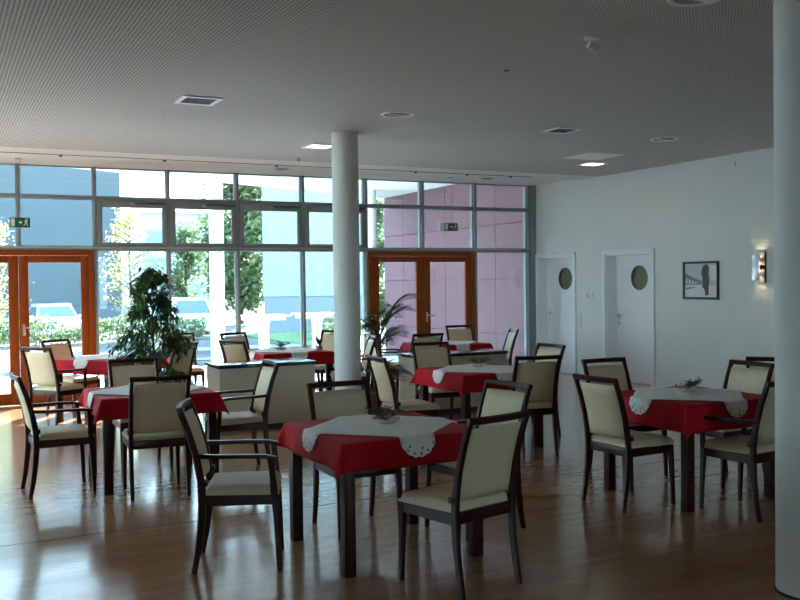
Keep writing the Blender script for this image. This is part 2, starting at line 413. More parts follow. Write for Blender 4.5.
def double_door(n, x0, x1, label=None):
    t = .075; zt = ZS-.028
    f = MB().box(x0, x0+t, D-.07, D+.05, 0, zt, .004).box(x1-t, x1, D-.07, D+.05, 0, zt, .004).box(x0+t, x1-t, D-.07, D+.05, zt-t, zt, .004)
    fo = struct(f.build('door_%d' % n, M['doorwood']))
    xm = (x0+x1)/2
    for k, (a, b) in enumerate(((x0+t+.004, xm-.003), (xm+.003, x1-t-.004))):
        sm = .125; st = .10
        l, r_ = (st, sm) if k == 0 else (sm, st)
        z0, z1 = .012, zt-t-.004
        m = MB().box(a, a+l, D-.06, D+.0, z0, z1, .004).box(b-r_, b, D-.06, D+.0, z0, z1, .004)
        m.box(a+l, b-r_, D-.06, D+.0, z0, z0+.16, .004).box(a+l, b-r_, D-.06, D+.0, z1-.095, z1, .004)
        lf = m.build('leaf', M['doorwood'], fo)
        MB().box(a+l-.01, b-r_+.01, D-.035, D-.023, z0+.15, z1-.085).build('pane', M['glass'], lf, smooth=False)
        if k == 1:
            hx = a+.055
            h = MB().box(hx-.018, hx+.018, D-.068, D-.06, .96, 1.12, .003).tube([(hx, D-.06, 1.07), (hx, D-.105, 1.07), (hx+.02, D-.11, 1.07), (hx+.125, D-.11, 1.068)], .010)
            h.build('handle', M['steel'], lf)
double_door(1, .03, 2.02); double_door(2, 6.31, 8.315)

# round columns
def column(x, y, r, name='column', z1=ZC, z0=0):
    c = struct(MB().lathe([(0, z0), (r, z0), (r, z1), (0, z1)], (x, y, 0), 64).build(name, M['wall'], ang=60))
    if z0 == 0 and z1 == ZC: MB().lathe([(r, .0), (r+.008, .0), (r+.008, .010), (r, .012)], (x, y, 0), 64).build('floor_joint', M['dark'], c)
    return c
column(4.09, 9.47, .148)
column(4.07, 3.33, .19)

# ------------------------------------------------------------------ chairs
POST = [(-.246, 0), (-.222, .12), (-.203, .26), (-.193, .40), (-.198, .52), (-.222, .66), (-.262, .80), (-.312, .935)]
def post_y(z):
    for (y0, z0), (y1, z1) in zip(POST, POST[1:]):
        if z0 <= z <= z1: return y0+(y1-y0)*(z-z0)/(z1-z0)
    return POST[-1][0]
def make_chair(name, arms, label, group):
    t = thing(name, label, 'armchair' if arms else 'chair', group=group)
    wd = M['chairwood']
    for s in (-1, 1):
        MB().sweep([(s*.212, y, z) for y, z in POST], (1, 0, 0), [.028, .030, .032, .034, .032, .031, .030, .030], [.032, .037, .042, .046, .044, .040, .036, .034]).build('leg', wd, t)
    for s in (-1, 1):
        MB().sweep([(s*.213, .236, 0), (s*.211, .226, .25), (s*.208, .215, .445)], (1, 0, 0), [.027, .034, .040], [.029, .036, .044]).build('leg', wd, t)
    sf = MB()
    sf.box(-.195, .195, .202, .228, .382, .446, .004).box(-.195, .195, -.200, -.172, .382, .446, .004)
    for s in (-1, 1): sf.sweep([(s*.213, -.175, .414), (s*.213, .20, .414)], (1, 0, 0), .026, .064)
    sf.build('seat_frame', wd, t)
    # cushion: a domed pad with rounded rim
    b = bmesh.new(); n = 14
    def sup(u, v):
        x = u*(.232-.010*(1-v)*.5); y = .030+v*.213
        e = max(abs(u), abs(v)); k = min(1, (1-e)/.14)
        z = .452+.036*math.sqrt(max(0, 1-(1-k)**2))+.008*(1-u*u)*(1-v*v)
        return (x, y, z)
    g = [[b.verts.new(sup(math.copysign(abs(-1+2*i/n)**.75, -1+2*i/n), math.copysign(abs(-1+2*j/n)**.75, -1+2*j/n))) for j in range(n+1)] for i in range(n+1)]
    for i in range(n):
        for j in range(n): b.faces.new((g[i][j], g[i+1][j], g[i+1][j+1], g[i][j+1]))
    rim = [g[i][0] for i in range(n+1)]+[g[n][j] for j in range(1, n+1)]+[g[i][n] for i in range(n-1, -1, -1)]+[g[0][j] for j in range(n-1, 0, -1)]
    lo = [b.verts.new((v.co.x*.985, .030+(v.co.y-.030)*.985, .440)) for v in rim]
    for i in range(len(rim)): j = (i+1) % len(rim); b.faces.new((rim[i], rim[j], lo[j], lo[i]))
    b.faces.new(lo[::-1])
    mb = MB(); mb._merge(b); mb.build('seat', M['cream'], t, ang=70)
    # upholstered back panel following the posts
    b = bmesh.new(); nz = 10; nx = 8; z0, z1 = .505, .888
    lay = []
    for side in (0, 1):
        L_ = []
        for i in range(nz+1):
            z = z0+(z1-z0)*i/nz; row = []
            for j in range(nx+1):
                u = -1+2*j/nx; e = max(abs(u), abs(-1+2*i/nz))
                th = .017*math.sqrt(max(0, 1-max(0, (e-.86)/.14)**2)) if e > .86 else .017
                yb = post_y(z)-.016*(1-u*u)+.004
                row.append(b.verts.new((u*.193, yb+(th if side else -th)+(.006*(1-u*u) if side else 0), z+(.004*(1-u*u) if i == nz else 0))))
            L_.append(row)
        lay.append(L_)
    for side in (0, 1):
        for i in range(nz):
            for j in range(nx): b.faces.new((lay[side][i][j], lay[side][i][j+1], lay[side][i+1][j+1], lay[side][i+1][j]))
    A, B = lay
    for i in range(nz):
        b.faces.new((A[i][0], B[i][0], B[i+1][0], A[i+1][0])); b.faces.new((A[i][nx], B[i][nx], B[i+1][nx], A[i+1][nx]))
    for j in range(nx):
        b.faces.new((A[0][j], B[0][j], B[0][j+1], A[0][j+1])); b.faces.new((A[nz][j], B[nz][j], B[nz][j+1], A[nz][j+1]))
    mb = MB(); mb._merge(b); mb.build('backrest', M['cream'], t, ang=75)
    MB().sweep([(-.227, -.310, .931), (-.12, -.326, .931), (0, -.331, .931), (.12, -.326, .931), (.227, -.310, .931)], (0, -.36, 1), .036, .030).build('top_rail', wd, t)
    for s in (-1, 1):
        MB().box(s*.213-.022, s*.213+.022 if False else s*.213+.022, post_y(.515)-.008, post_y(.515)+.034, .497, .533, .004).build('bracket', wd, t)
    if arms:
        for s in (-1, 1):
            MB().sweep([(s*.222, -.228, .672), (s*.236, -.12, .667), (s*.246, .03, .668), (s*.247, .16, .664), (s*.243, .225, .652)], (1, 0, 0), [.030, .040, .046, .046, .036], [.026, .024, .022, .022, .018]).build('armrest', wd, t)
            MB().sweep([(s*.216, .214, .43), (s*.232, .205, .55), (s*.242, .195, .655)], (1, 0, 0), [.034, .028, .030], [.044, .034, .036]).build('arm_support', wd, t)
    return t

G = {k: 'chairs at the '+v for k, v in dict(t1='front centre table', t2='right table', t3='middle table', t4='table by the far right doors', t5='table behind the low cabinet', t6='left table', t7='far left table').items()}
chairs = [
    # key, arm, x, y, facing (deg), group, label
    ('A', 1, 1.586, 5.31, -21, 't1', 'cream armchair with dark wood frame standing left of the front centre table'),
    ('B', 0, 2.496, 5.659, -91, 't1', 'cream chair facing the camera from behind the front centre table'),
    ('C', 0, 2.529, 4.361, 104, 't1', 'nearest cream chair, its back to the camera at the front centre table'),
    ('D', 1, 3.18, 5.275, 189, 't1', 'cream armchair right of the front centre table with light catching its top rail'),
    ('E', 0, 4.527, 5.321, 2.7, 't2', 'cream chair at the left side of the right table, seat tucked to the right'),
    ('F', 0, 5.20, 6.12, -92, 't2', 'cream chair facing forward behind the right table, below the second door'),
    ('G', 0, 5.69, 5.52, 180, 't2', 'cream chair on the far right side of the right table below the wall lamp'),
    ('H', 1, 5.093, 4.715, 96, 't2', 'cream armchair at the near side of the right table, half behind the big column'),
    ('J', 0, 3.985, 7.83, -3, 't3', 'cream chair left of the middle table, turned to the right beside the palm'),
    ('K', 0, 4.982, 8.93, -95, 't3', 'cream chair facing forward behind the middle table'),
    ('L', 0, 4.977, 7.31, 79.8, 't3', 'cream chair with its back to the camera at the near right of the middle table'),
    ('M', 0, 5.613, 8.177, 183, 't3', 'cream chair right of the middle table, in front of the first white door'),
    ('N', 0, 7.27, 12.2, -94, 't4', 'cream chair behind the far right table at the red brown glazed doors'),
    ('O', 0, 5.84, 11.12, 88, 't4', 'cream chair, back to the camera, behind the left end of the far right cabinet'),
    ('P', 1, 5.70, 11.72, -12, 't4', 'sunlit cream armchair left of the far right table behind the palm'),
    ('Q', 0, 7.12, 11.25, 161, 't4', 'cream chair seen edge on beyond the right end of the far right cabinet'),
    ('R', 0, 3.87, 12.45, -67, 't5', 'cream chair by the glass behind the centre cabinet, further of two overlapping'),
    ('S', 0, 3.50, 11.13, 25, 't5', 'cream chair left of the table behind the centre cabinet, nearer of two overlapping'),
    ('Tt', 0, 4.85, 12.2, 208, 't5', 'cream chair by the glass immediately left of the middle column'),
    ('SS', 1, 4.74, 10.92, 165, 't5', 'cream armchair partly hidden behind the middle column with red cloth over its arm'),
    ('U', 1, .859, 7.88, 3.2, 't6', 'cream armchair at the left side of the left table, side view near the photo edge'),
    ('V', 0, 1.641, 8.53, -88.7, 't6', 'cream chair facing forward behind the left table beneath the leafy tree'),
    ('W', 0, 1.534, 7.405, 86.6, 't6', 'cream chair with its back squarely to the camera at the left table'),
    ('X', 1, 2.349, 7.90, 177, 't6', 'cream armchair facing left in front of the centre cabinet'),
    ('Y', 1, 1.246, 11.40, 38.5, 't7', 'sunlit cream armchair near the orange doors, back to the camera at the far left table'),
    ('Z', 0, 1.55, 12.377, -53.8, 't7', 'cream chair against the orange glazed door behind the far left table'),
    ('AA', 0, 2.433, 11.138, 131, 't7', 'cream chair half hidden by the leafy tree, right of the far left table'),
    ('BB', 0, 3.07, 12.85, -90, None, 'cream chair at the glass behind the leafy tree, only its top showing'),
    ('I', 0, 6.72, 5.92, 41, None, 'chair beyond the right table with only its top rail showing beside the big column'),
]
pa = pc = None
for key, arm, x, y, th, g, lab in chairs:
    grp = G[g] if g else None
    rz = R(th-90)
    src = pa if arm else pc
    if src is None:
        src = make_chair('dining_armchair' if arm else 'dining_chair', arm, lab, grp)
        src.location = (x, y, 0); src.rotation_euler = (0, 0, rz)
        if arm: pa = src
        else: pc = src
    else:
        o = dup(src, (x, y, 0), rz, lab, grp)
        if not grp and 'group' in o: del o['group']

# ------------------------------------------------------------------ tables, cloths, doilies, centrepieces
TZ = .75; TH = .45; CH = .458
def make_table(lab, loc, rz):
    t = thing('dining_table', lab, 'table', loc, rz, 'square dark wood dining tables')
    MB().box(-TH, TH, -TH, TH, .722, TZ, .004).build('tabletop', M['tablewood'], t)
    MB().box(-.40, .40, -.41, -.388, .69, .722).box(-.40, .40, .388, .41, .69, .722).box(-.41, -.388, -.40, .40, .69, .722).box(.388, .41, -.40, .40, .69, .722).build('apron', M['tablewood'], t)
    for sx in (-1, 1):
        for sy in (-1, 1):
            MB().box(sx*.415-.034, sx*.415+.034, sy*.415-.034, sy*.415+.034, 0, .722, .004).build('leg', M['tablewood'], t)
    return t
def make_cloth(over, seed, lab, loc, rz):
    rnd = random.Random(seed)
    ph = [rnd.uniform(0, 6.28) for _ in range(8)]
    b = bmesh.new(); n = 64; H_ = CH+over; z0 = TZ+.004
    def coord(k):     # denser sampling in the overhang
        u = -1+2*k/n
        return u*H_
    def pos(u, v):
        ou, ov = max(0, abs(u)-CH), max(0, abs(v)-CH)
        su, sv = math.copysign(1, u), math.copysign(1, v)
        x, y = max(-CH, min(CH, u)), max(-CH, min(CH, v)); z = z0
        rr = .010
        def drop(d):
            if d < rr*1.57: a = d/rr; return rr*math.sin(a), rr*(1-math.cos(a))
            return rr+(d-rr*1.57)*.10, rr+(d-rr*1.57)*.993
        if ou > 0 and ov == 0:
            h, dz = drop(ou); w = .010*math.sin(v*9+ph[0]+su)*ou/over + .006*math.sin(v*21+ph[1])*ou/over
            x += su*(h+w); z -= dz
        elif ov > 0 and ou == 0:
            h, dz = drop(ov); w = .010*math.sin(u*8+ph[2]+sv)*ov/over + .006*math.sin(u*19+ph[3])*ov/over
            y += sv*(h+w); z -= dz
        elif ou > 0 and ov > 0:
            f = math.atan2(ov, ou); d = math.hypot(ou, ov)*(1-.13*math.sin(2*f))   # 0..pi/2
            h, dz = drop(d)
            bul = .42*math.sin(2*f)**.8
            hx = h*math.cos(f)+d*bul*.62; hy = h*math.sin(f)+d*bul*.62
            # a soft S fold to either side of the point
            fold = .10*d*math.sin(4*f)
            hx += fold*.7; hy -= fold*.7
            hx = max(hx, .004); hy = max(hy, .004)
            x += su*hx; y += sv*hy; z -= dz*math.sqrt(max(.1, 1-(bul*.9)**2))
        return (x, y, z)
    g = [[b.verts.new(pos(coord(i), coord(j))) for j in range(n+1)] for i in range(n+1)]
    for i in range(n):
        for j in range(n): b.faces.new((g[i][j], g[i+1][j], g[i+1][j+1], g[i][j+1]))
    mb = MB(); mb._merge(b)
    o = mb.build('tablecloth', M['red'], ang=60, normals=True); o.location = loc; o.rotation_euler = (0, 0, rz)
    md = o.modifiers.new('s', 'SOLIDIFY'); md.thickness = .0022; md.offset = -1
    # make sure normals face up so the cloth thickens downwards
    me = o.data
    if me.polygons[len(me.polygons)//2].normal.z < 0: me.flip_normals()
    return tag(o, lab, 'tablecloth', 'red square tablecloths')
def make_doily(seed, lab, loc, rz, tip=.585):
    rnd = random.Random(seed); b = bmesh.new(); NT = 320; NR = 34
    def Rad(a):
        c, s_ = abs(math.cos(a)), abs(math.sin(a))
        r = .545/(c+s_)
        # rounded lobes at the four points
        m = max(c, s_); o = min(c, s_); cc = tip-.112; rl = .112
        disc = rl*rl-(cc*o)**2
        if disc > 0: r = max(r, cc*m+math.sqrt(disc))
        return r+.007*abs(math.sin(a*40))
    CD = CH+.004; z0 = TZ+.0085
    def drape(x, y):
        z = z0+.0006*math.sin(31*x)*math.sin(27*y)
        for k in (0, 1):
            v = (x, y)[k]
            if abs(v) > CD:
                s_ = math.copysign(1, v); d = abs(v)-CD; rr = .012
                if d < rr*1.57: a = d/rr; h, dz = rr*math.sin(a), rr*(1-math.cos(a))
                else: h, dz = rr+(d-rr*1.57)*.13, rr+(d-rr*1.57)*.99
                w = .012*math.sin((y if k == 0 else x)*9)*d/.15
                if k == 0: x = s_*(CD+h+abs(w))
                else: y = s_*(CD+h+abs(w))
                z -= dz
        return (x, y, z)
    c = b.verts.new(drape(0, 0)); rings = []
    for i in range(1, NR+1):
        f = (i/NR)**.8
        rings.append([b.verts.new(drape(Rad(2*PI*k/NT)*f*math.cos(2*PI*k/NT), Rad(2*PI*k/NT)*f*math.sin(2*PI*k/NT))) for k in range(NT)])
    for k in range(NT): b.faces.new((c, rings[0][k], rings[0][(k+1) % NT]))
    for i in range(NR-1):
        for k in range(NT):
            j = (k+1) % NT; a = 2*PI*(k+.5)/NT
            near_axis = abs(math.sin(2*a)) < .42
            # cut-work eyelets
            if i == NR-5 and k % 8 == 2: continue
            if i == NR-8 and k % 8 in (5, 6) and not near_axis: continue
            if near_axis and i in (NR-12, NR-11) and k % 8 == 1: continue
            if near_axis and i == NR-16 and k % 10 == 3: continue
            if i == NR-3 and k % 4 == 1: continue
            b.faces.new((rings[i][k], rings[i][j], rings[i+1][j], rings[i+1][k]))
    mb = MB(); mb._merge(b); o = mb.build('lace_doily', M['lace'], ang=60); o.location = loc; o.rotation_euler = (0, 0, rz)
    me = o.data
    if me.polygons[0].normal.z < 0: me.flip_normals()
    md = o.modifiers.new('s', 'SOLIDIFY'); md.thickness = .0015; md.offset = 1
    return tag(o, lab, 'doily', 'white lace doilies')
def make_centre(seed, lab, loc, rz=0, tall=1.0, name='table_arrangement', wide=1.0):
    rnd = random.Random(seed)
    t = thing(name, lab, 'centrepiece', loc, rz, 'table arrangements')
    MB().lathe([(0, .004), (.045, 0), (.055, .004), (.085, .026), (.09, .034), (.084, .032), (.05, .012), (0, .010)], n=28).build('dish', M['bowl'], t, ang=50)
    f = MB()
    for k in range(9):
        a = rnd.uniform(0, 6.28); L_ = rnd.uniform(.08, .14)*wide
        e = Vector((math.cos(a)*L_, math.sin(a)*L_, rnd.uniform(.03, .06)*tall+.02))
        f.tube([(0, 0, .02), e*.5+Vector((0, 0, .02)), e], .0018, 4)
        for i in range(16):
            p = Vector((0, 0, .02)).lerp(e, rnd.uniform(.2, 1))+Vector((0, 0, .012))
            d = Vector((rnd.uniform(-1, 1), rnd.uniform(-1, 1), rnd.uniform(-.1, .8)*tall))
            f.leaf(p, d, Vector((0, 0, 1)), rnd.uniform(.025, .046), rnd.uniform(.012, .02))
    f.build('foliage', M['sprig'], t)
    be = MB()
    for k in range(10):
        a = rnd.uniform(0, 6.28); q = rnd.uniform(.02, .12)*wide
        be.lathe([(0, -.006), (.004, -.0045), (.006, 0), (.004, .0045), (0, .006)], (q*math.cos(a), q*math.sin(a), rnd.uniform(.045, .065)*tall), 8)
    be.build('berries', M['berry'], t)
    return t

tables = [
    ('front centre', 2.45, 5.155, 0, .168, 'nearest of all, between the front armchairs'),
    ('right', 5.12, 5.33, 1, .20, 'in front of the right wall by the big column'),
    ('middle', 4.87, 7.94, 0, .17, 'in front of the low cabinet left of the glazed doors'),
    ('far right', 6.54, 11.58, 0, .17, 'behind the far right cabinet at the glazed doors'),
    ('centre back', 4.12, 11.55, 0, .17, 'behind the centre cabinet at the window'),
    ('left', 1.60, 7.92, 0, .17, 'in front of the leafy tree'),
    ('far left', 1.90, 11.80, 38, .17, 'by the orange doors'),
]
txt = {
    'front centre': ('dark wood table at the front centre, its near leg closest to the camera', 'red tablecloth on the front centre table, corner hanging toward the camera', 'white lace doily on the front centre table with two points hanging down'),
    'right': ('dark wood table standing at the right beside the big column', 'dark red tablecloth on the right table beside the big column', 'white lace doily on the right table below the framed picture'),
    'middle': ('dark wood table in the middle between the front table and the far right cabinet', 'red tablecloth on the middle table right of the palm', 'white lace doily on the middle table right of the palm'),
    'far right': ('dark wood table behind the far right cabinet at the red brown doors', 'red tablecloth just showing above the far right cabinet', 'white doily just showing above the far right cabinet'),
    'centre back': ('dark wood table behind the centre cabinet at the window', 'red tablecloth behind the centre cabinet, left of the middle column', 'white doily on the table behind the centre cabinet'),
    'left': ('dark wood table at the left in front of the leafy tree', 'red tablecloth on the left table behind the chair seen from behind', 'white doily on the left table behind the chair seen from behind'),
    'far left': ('dark wood table at the far left by the orange doors', 'bright red sunlit tablecloth on the far left table by the orange doors', 'sunlit white doily on the far left table by the orange doors'),
}
for i, (n, x, y, rot, ov, _) in enumerate(tables):
    a, b_, c = txt[n]; rz = R(rot)
    make_table(a, (x, y, 0), rz); make_cloth(ov, i+3, b_, (x, y, 0), rz); make_doily(i+3, c, (x, y, 0), rz)
make_centre(1, 'low dish of green sprigs and red berries on the front centre table', (2.50, 5.20, TZ+.0105))
make_centre(2, 'low dish of dark greenery on the right table', (5.20, 5.42, TZ+.0105), 1, wide=.95)
make_centre(3, 'low dish of greenery with berries on the middle table', (4.97, 8.14, TZ+.0105), 2, wide=1.15)
make_centre(4, 'small dish of greenery on the far right table', (6.47, 11.85, TZ+.0105), 3)
make_centre(5, 'small green plant dish on the table behind the centre cabinet', (4.06, 11.62, TZ+.0105), 4, tall=1.3)
# spiky succulent in a small pot
sp = thing('potted_succulent', 'small spiky plant on the table beside the middle column', 'plant', (4.50, 11.35, TZ+.0105))
MB().lathe([(0, 0), (.035, 0), (.045, .05), (.040, .05), (.036, .045), (0, .045)], n=20).build('pot', M['potgrey'], sp)
f = MB()
for k in range(16):
    a = k*2.4; e = .3+.6*(k % 4)/4
    f.leaf(Vector((0, 0, .045)), Vector((math.cos(a)*e, math.sin(a)*e, 1)), Vector((-math.sin(a), math.cos(a), 0)).cross(Vector((0, 0, 1))), .16, .018, .3)
f.build('leaves', M['leaf'], sp)

# ------------------------------------------------------------------ low cabinets
def cabinet(x0, x1, y0, y1, lab, joint):
    t = thing('low_cabinet', lab, 'cabinet', ((x0+x1)/2, (y0+y1)/2, 0), 0, 'low beige cabinets')
    w, d = (x1-x0)/2, (y1-y0)/2
    MB().box(-w+.012, w-.012, -d+.016, d-.012, .05, .700).build('body', M['beige'], t)
    MB().box(-w+.04, w-.04, -d+.05, d-.04, 0, .05).build('plinth', M['black'], t)
    MB().box(-w-.006, w+.006, -d-.006, d+.006, .700, .738, .004).build('top', M['cabtop'], t)
    cuts = [-w+.012]+joint+[w-.012]
    for a, b_ in zip(cuts, cuts[1:]):
        MB().box(a+.002, b_-.002, -d, -d+.0155, .055, .695, .002).build('door' if len(cuts) > 2 else 'front_panel', M['beige'], t)
    return t
cabinet(2.77, 3.92, 10.0, 10.55, 'low beige cabinet with dark top behind the facing left armchair', [])
cabinet(5.22, 6.55, 10.0, 10.5, 'low beige cabinet with dark top behind the middle table', [.02])

# ------------------------------------------------------------------ plants
def ficus(loc):
    rnd = random.Random(11)
    t = thing('potted_ficus', 'leafy weeping fig tree in front of the window behind the left table', 'plant', loc)
    MB().lathe([(0, 0), (.15, 0), (.19, .32), (.195, .34), (.18, .34), (.172, .30), (0, .30)], n=36).build('pot', M['potgrey'], t)
    MB().lathe([(0, .305), (.171, .302)], n=30).build('soil', M['soil'], t)
    tr = MB(); tr.tube([(0, 0, .28), (.02, .01, .7), (-.01, .02, 1.2), (.02, .0, 1.6)], [.018, .016, .012, .006], 8)
    f = MB()
    for k in range(46):
        z = rnd.uniform(.55, 1.72); a = rnd.uniform(0, 6.28)
        rad = .52*(1.85-z)/1.3*rnd.uniform(.55, 1.05)+.06
        if z > 1.45: rad = rnd.uniform(.08, .26)
        p0 = Vector((.01, .01, z-.12)); p1 = Vector((math.cos(a)*rad*.6, math.sin(a)*rad*.6, z+.10)); p2 = Vector((math.cos(a)*rad, math.sin(a)*rad, z-.02))
        tr.tube([p0, p1, p2], [.005, .004, .002], 5)
        for i in range(56):
            s_ = rnd.uniform(.25, 1.05)
            p = p0.lerp(p1, s_*2) if s_ < .5 else p1.lerp(p2, (s_-.5)*2)
            p = p+Vector((rnd.gauss(0, .03), rnd.gauss(0, .03), rnd.gauss(0, .03)))
            d = Vector((math.cos(a)*.5+rnd.gauss(0, .55), math.sin(a)*.5+rnd.gauss(0, .55), -.75+rnd.gauss(0, .35)))
            f.leaf(p, d, Vector((0, 0, 1)), rnd.uniform(.07, .115), rnd.uniform(.028, .042))
    tr.build('trunk', M['bark'], t); f.build('foliage', M['leaf'], t)
ficus((2.14, 10.35, 0))

def palm(loc):
    rnd = random.Random(5)
    t = thing('potted_palm', 'feathery palm in a brown planter right of the middle column', 'plant', loc)
    MB().lathe([(0, 0), (.14, 0), (.18, .36), (.185, .38), (.168, .38), (.16, .35), (0, .35)], n=32).build('planter', M['terra'], t)
    MB().lathe([(0, .353), (.159, .352)], n=24).build('soil', M['soil'], t)
    tr = MB(); tr.tube([(0, 0, .35), (.01, 0, .7), (0, .01, .98)], [.035, .03, .024], 10)
    tr.build('stem', M['bark'], t)
    specs = [(-28, .46, 1.50, .95), (-12, .40, 1.36, .95), (20, .32, 1.38, .95), (-70, .26, 1.30, .9), (70, .30, 1.30, .9), (110, .30, 1.22, .9), (-110, .22, 1.22, .9), (-45, .30, 1.12, .85), (-5, .30, 1.06, .8), (150, .2, 1.15, .9), (45, .3, 1.02, .8), (-85, .24, 1.0, .75), (-20, .34, .62, .5), (-60, .32, .58, .45), (15, .30, .66, .5), (80, .3, .6, .45), (-95, .25, .74, .55)]
    for az, reach, top, start in specs:
        a = R(az+rnd.uniform(-6, 6)); f = MB(); pts = []
        for i in range(15):
            s_ = i/14
            pts.append(Vector((math.cos(a)*reach*s_**1.25, math.sin(a)*reach*s_**1.25, start+(top-start)*(1-(1-s_)**2.0)-.07*s_**3)))
        f.tube(pts, [.006-.004*i/14 for i in range(15)], 5)
        for i in range(3, 15):
            p = pts[i]; tg = (pts[min(14, i+1)]-pts[i-1]).normalized(); sd = tg.cross(Vector((0, 0, 1))).normalized()
            L_ = (.17*math.sin(PI*(i-1.0)/14)+.06)*(.6+reach)
            for s_ in (-1, 1):
                f.leaf(p, tg*.62+sd*s_*.75+Vector((0, 0, .22)), Vector((0, 0, 1)), L_*1.1, .021, .3)
        f.build('frond', M['palm'], t)
palm((4.60, 9.72, 0))

# ------------------------------------------------------------------ ceiling fittings
def square_fitting(x, y, s_, name, lab, cat, mat, group=None, drop=.004):
    t = thing(name, lab, cat, (x, y, ZC), 0, group)
    h = s_/2
    MB().box(-h, h, -h, -h+.045, -.012, -.001, .002).box(-h, h, h-.045, h, -.012, -.001, .002).box(-h, -h+.045, -h+.045, h-.045, -.012, -.001, .002).box(h-.045, h, -h+.045, h-.045, -.012, -.001, .002).build('frame', M['white'], t)
    if mat == 'louvre':
        MB().box(-h+.045, h-.045, -h+.045, h-.045, -.003, -.001).build('backing', M['darkgrey'], t)
        m = MB()
        for k in range(7): yy = -h+.06+k*(s_-.12)/6; m.box(-h+.045, h-.045, yy-.004, yy+.004, -.010, -.003)
        m.build('louvre', M['potgrey'], t)
    else:
        MB().box(-h+.045, h-.045, -h+.045, h-.045, -.008, -.001).build('diffuser', M[mat], t)
    return t
square_fitting(2.14, 8.25, .36, 'ceiling_vent', 'square white framed vent in the ceiling at upper left', 'vent', 'louvre', 'square ceiling vents')
square_fitting(6.21, 8.35, .33, 'ceiling_vent', 'square vent in the ceiling right of centre', 'vent', 'louvre', 'square ceiling vents')
square_fitting(4.18, 10.45, .34, 'ceiling_light', 'lit square ceiling lamp beside the top of the middle column', 'ceiling lamp', 'lamp', 'lit ceiling lamps')
square_fitting(8.43, 10.62, .34, 'ceiling_light', 'lit square ceiling lamp above the white doors', 'ceiling lamp', 'lamp', 'lit ceiling lamps')
tag(MB().box(7.62, 8.22, 9.66, 10.26, ZC-.006, ZC-.001, .002).build('access_panel', M['white']), 'plain white square panel in the ceiling behind a lit lamp', 'ceiling panel')
def downlight(x, y, lab):
    t = thing('downlight', lab, 'downlight', (x, y, ZC), 0, 'round unlit downlights')
    MB().lathe([(.13, -.001), (.14, -.010), (.165, -.010), (.17, -.001)], n=36).build('ring', M['white'], t)
    MB().lathe([(0, -.002), (.129, -.002), (.129, -.001), (0, -.001)], n=36).build('reflector', M['potgrey'], t)
    MB().box(-.10, .10, -.02, .02, -.014, -.003, .003).build('lamp_bar', M['white'], t)
downlight(4.10, 8.18, 'round unlit downlight in the ceiling near the top of the middle column')
downlight(7.75, 8.42, 'round unlit downlight in the ceiling at right above the picture')
downlight(4.02, 4.10, 'round unlit downlight at the very top edge of the photo')
t = thing('spotlight', 'small white spotlight on the ceiling at upper right', 'spotlight', (4.03, 5.08, ZC))
MB().lathe([(0, 0), (.05, 0), (.05, -.012), (0, -.014)], n=24).build('base', M['white'], t)
MB().tube([(0, 0, -.01), (0, 0, -.05), (.012, .0, -.06)], .007).build('stem', M['white'], t)
MB().tube([(-.025, .0, -.05), (.055, -.01, -.085)], [.026, .03], 16).build('head', M['white'], t)
MB().tube([(.0545, -.01, -.085), (.057, -.0104, -.0862)], [.024, .024], 16).build('lens', M['black'], t)
tag(MB().lathe([(0, 0), (.022, 0), (.020, -.008), (0, -.010)], (4.04, 6.14, ZC), 20).build('sprinkler_cap', M['darkgrey']), 'small dark dot on the ceiling, upper centre right', 'ceiling sensor')
t = thing('smoke_detector', 'white smoke detector hanging on the ceiling left of the middle column', 'smoke detector', (4.32, 11.62, ZC))
MB().lathe([(0, 0), (.055, 0), (.055, -.018), (0, -.018)], n=24).build('base', M['white'], t)
MB().lathe([(.045, -.018), (.048, -.04), (.03, -.055), (0, -.058)], n=24).build('head', M['white'], t)
for x in (1.45, 2.75, 4.3, 5.4, 6.5, 7.4, 8.2):
    tag(MB().lathe([(0, 0), (.022, 0), (.020, -.022), (0, -.024)], (x, 12.387, ZC-.002), 14).build('track_spot', M['darkgrey']), 'tiny dark spot set in the ceiling groove before the windows', 'ceiling spot', 'spots along the ceiling groove')
for x, lab in ((4.6, 'flat round plate in the ceiling strip left of the middle column'), (8.15, 'flat round plate in the ceiling strip near the right corner')):
    tag(MB().lathe([(0, 0), (.10, 0), (.095, -.008), (0, -.010)], (x, 13.0, ZG), 30).build('ceiling_plate', M['potgrey']), lab, 'ceiling plate', 'round plates in the ceiling strip')

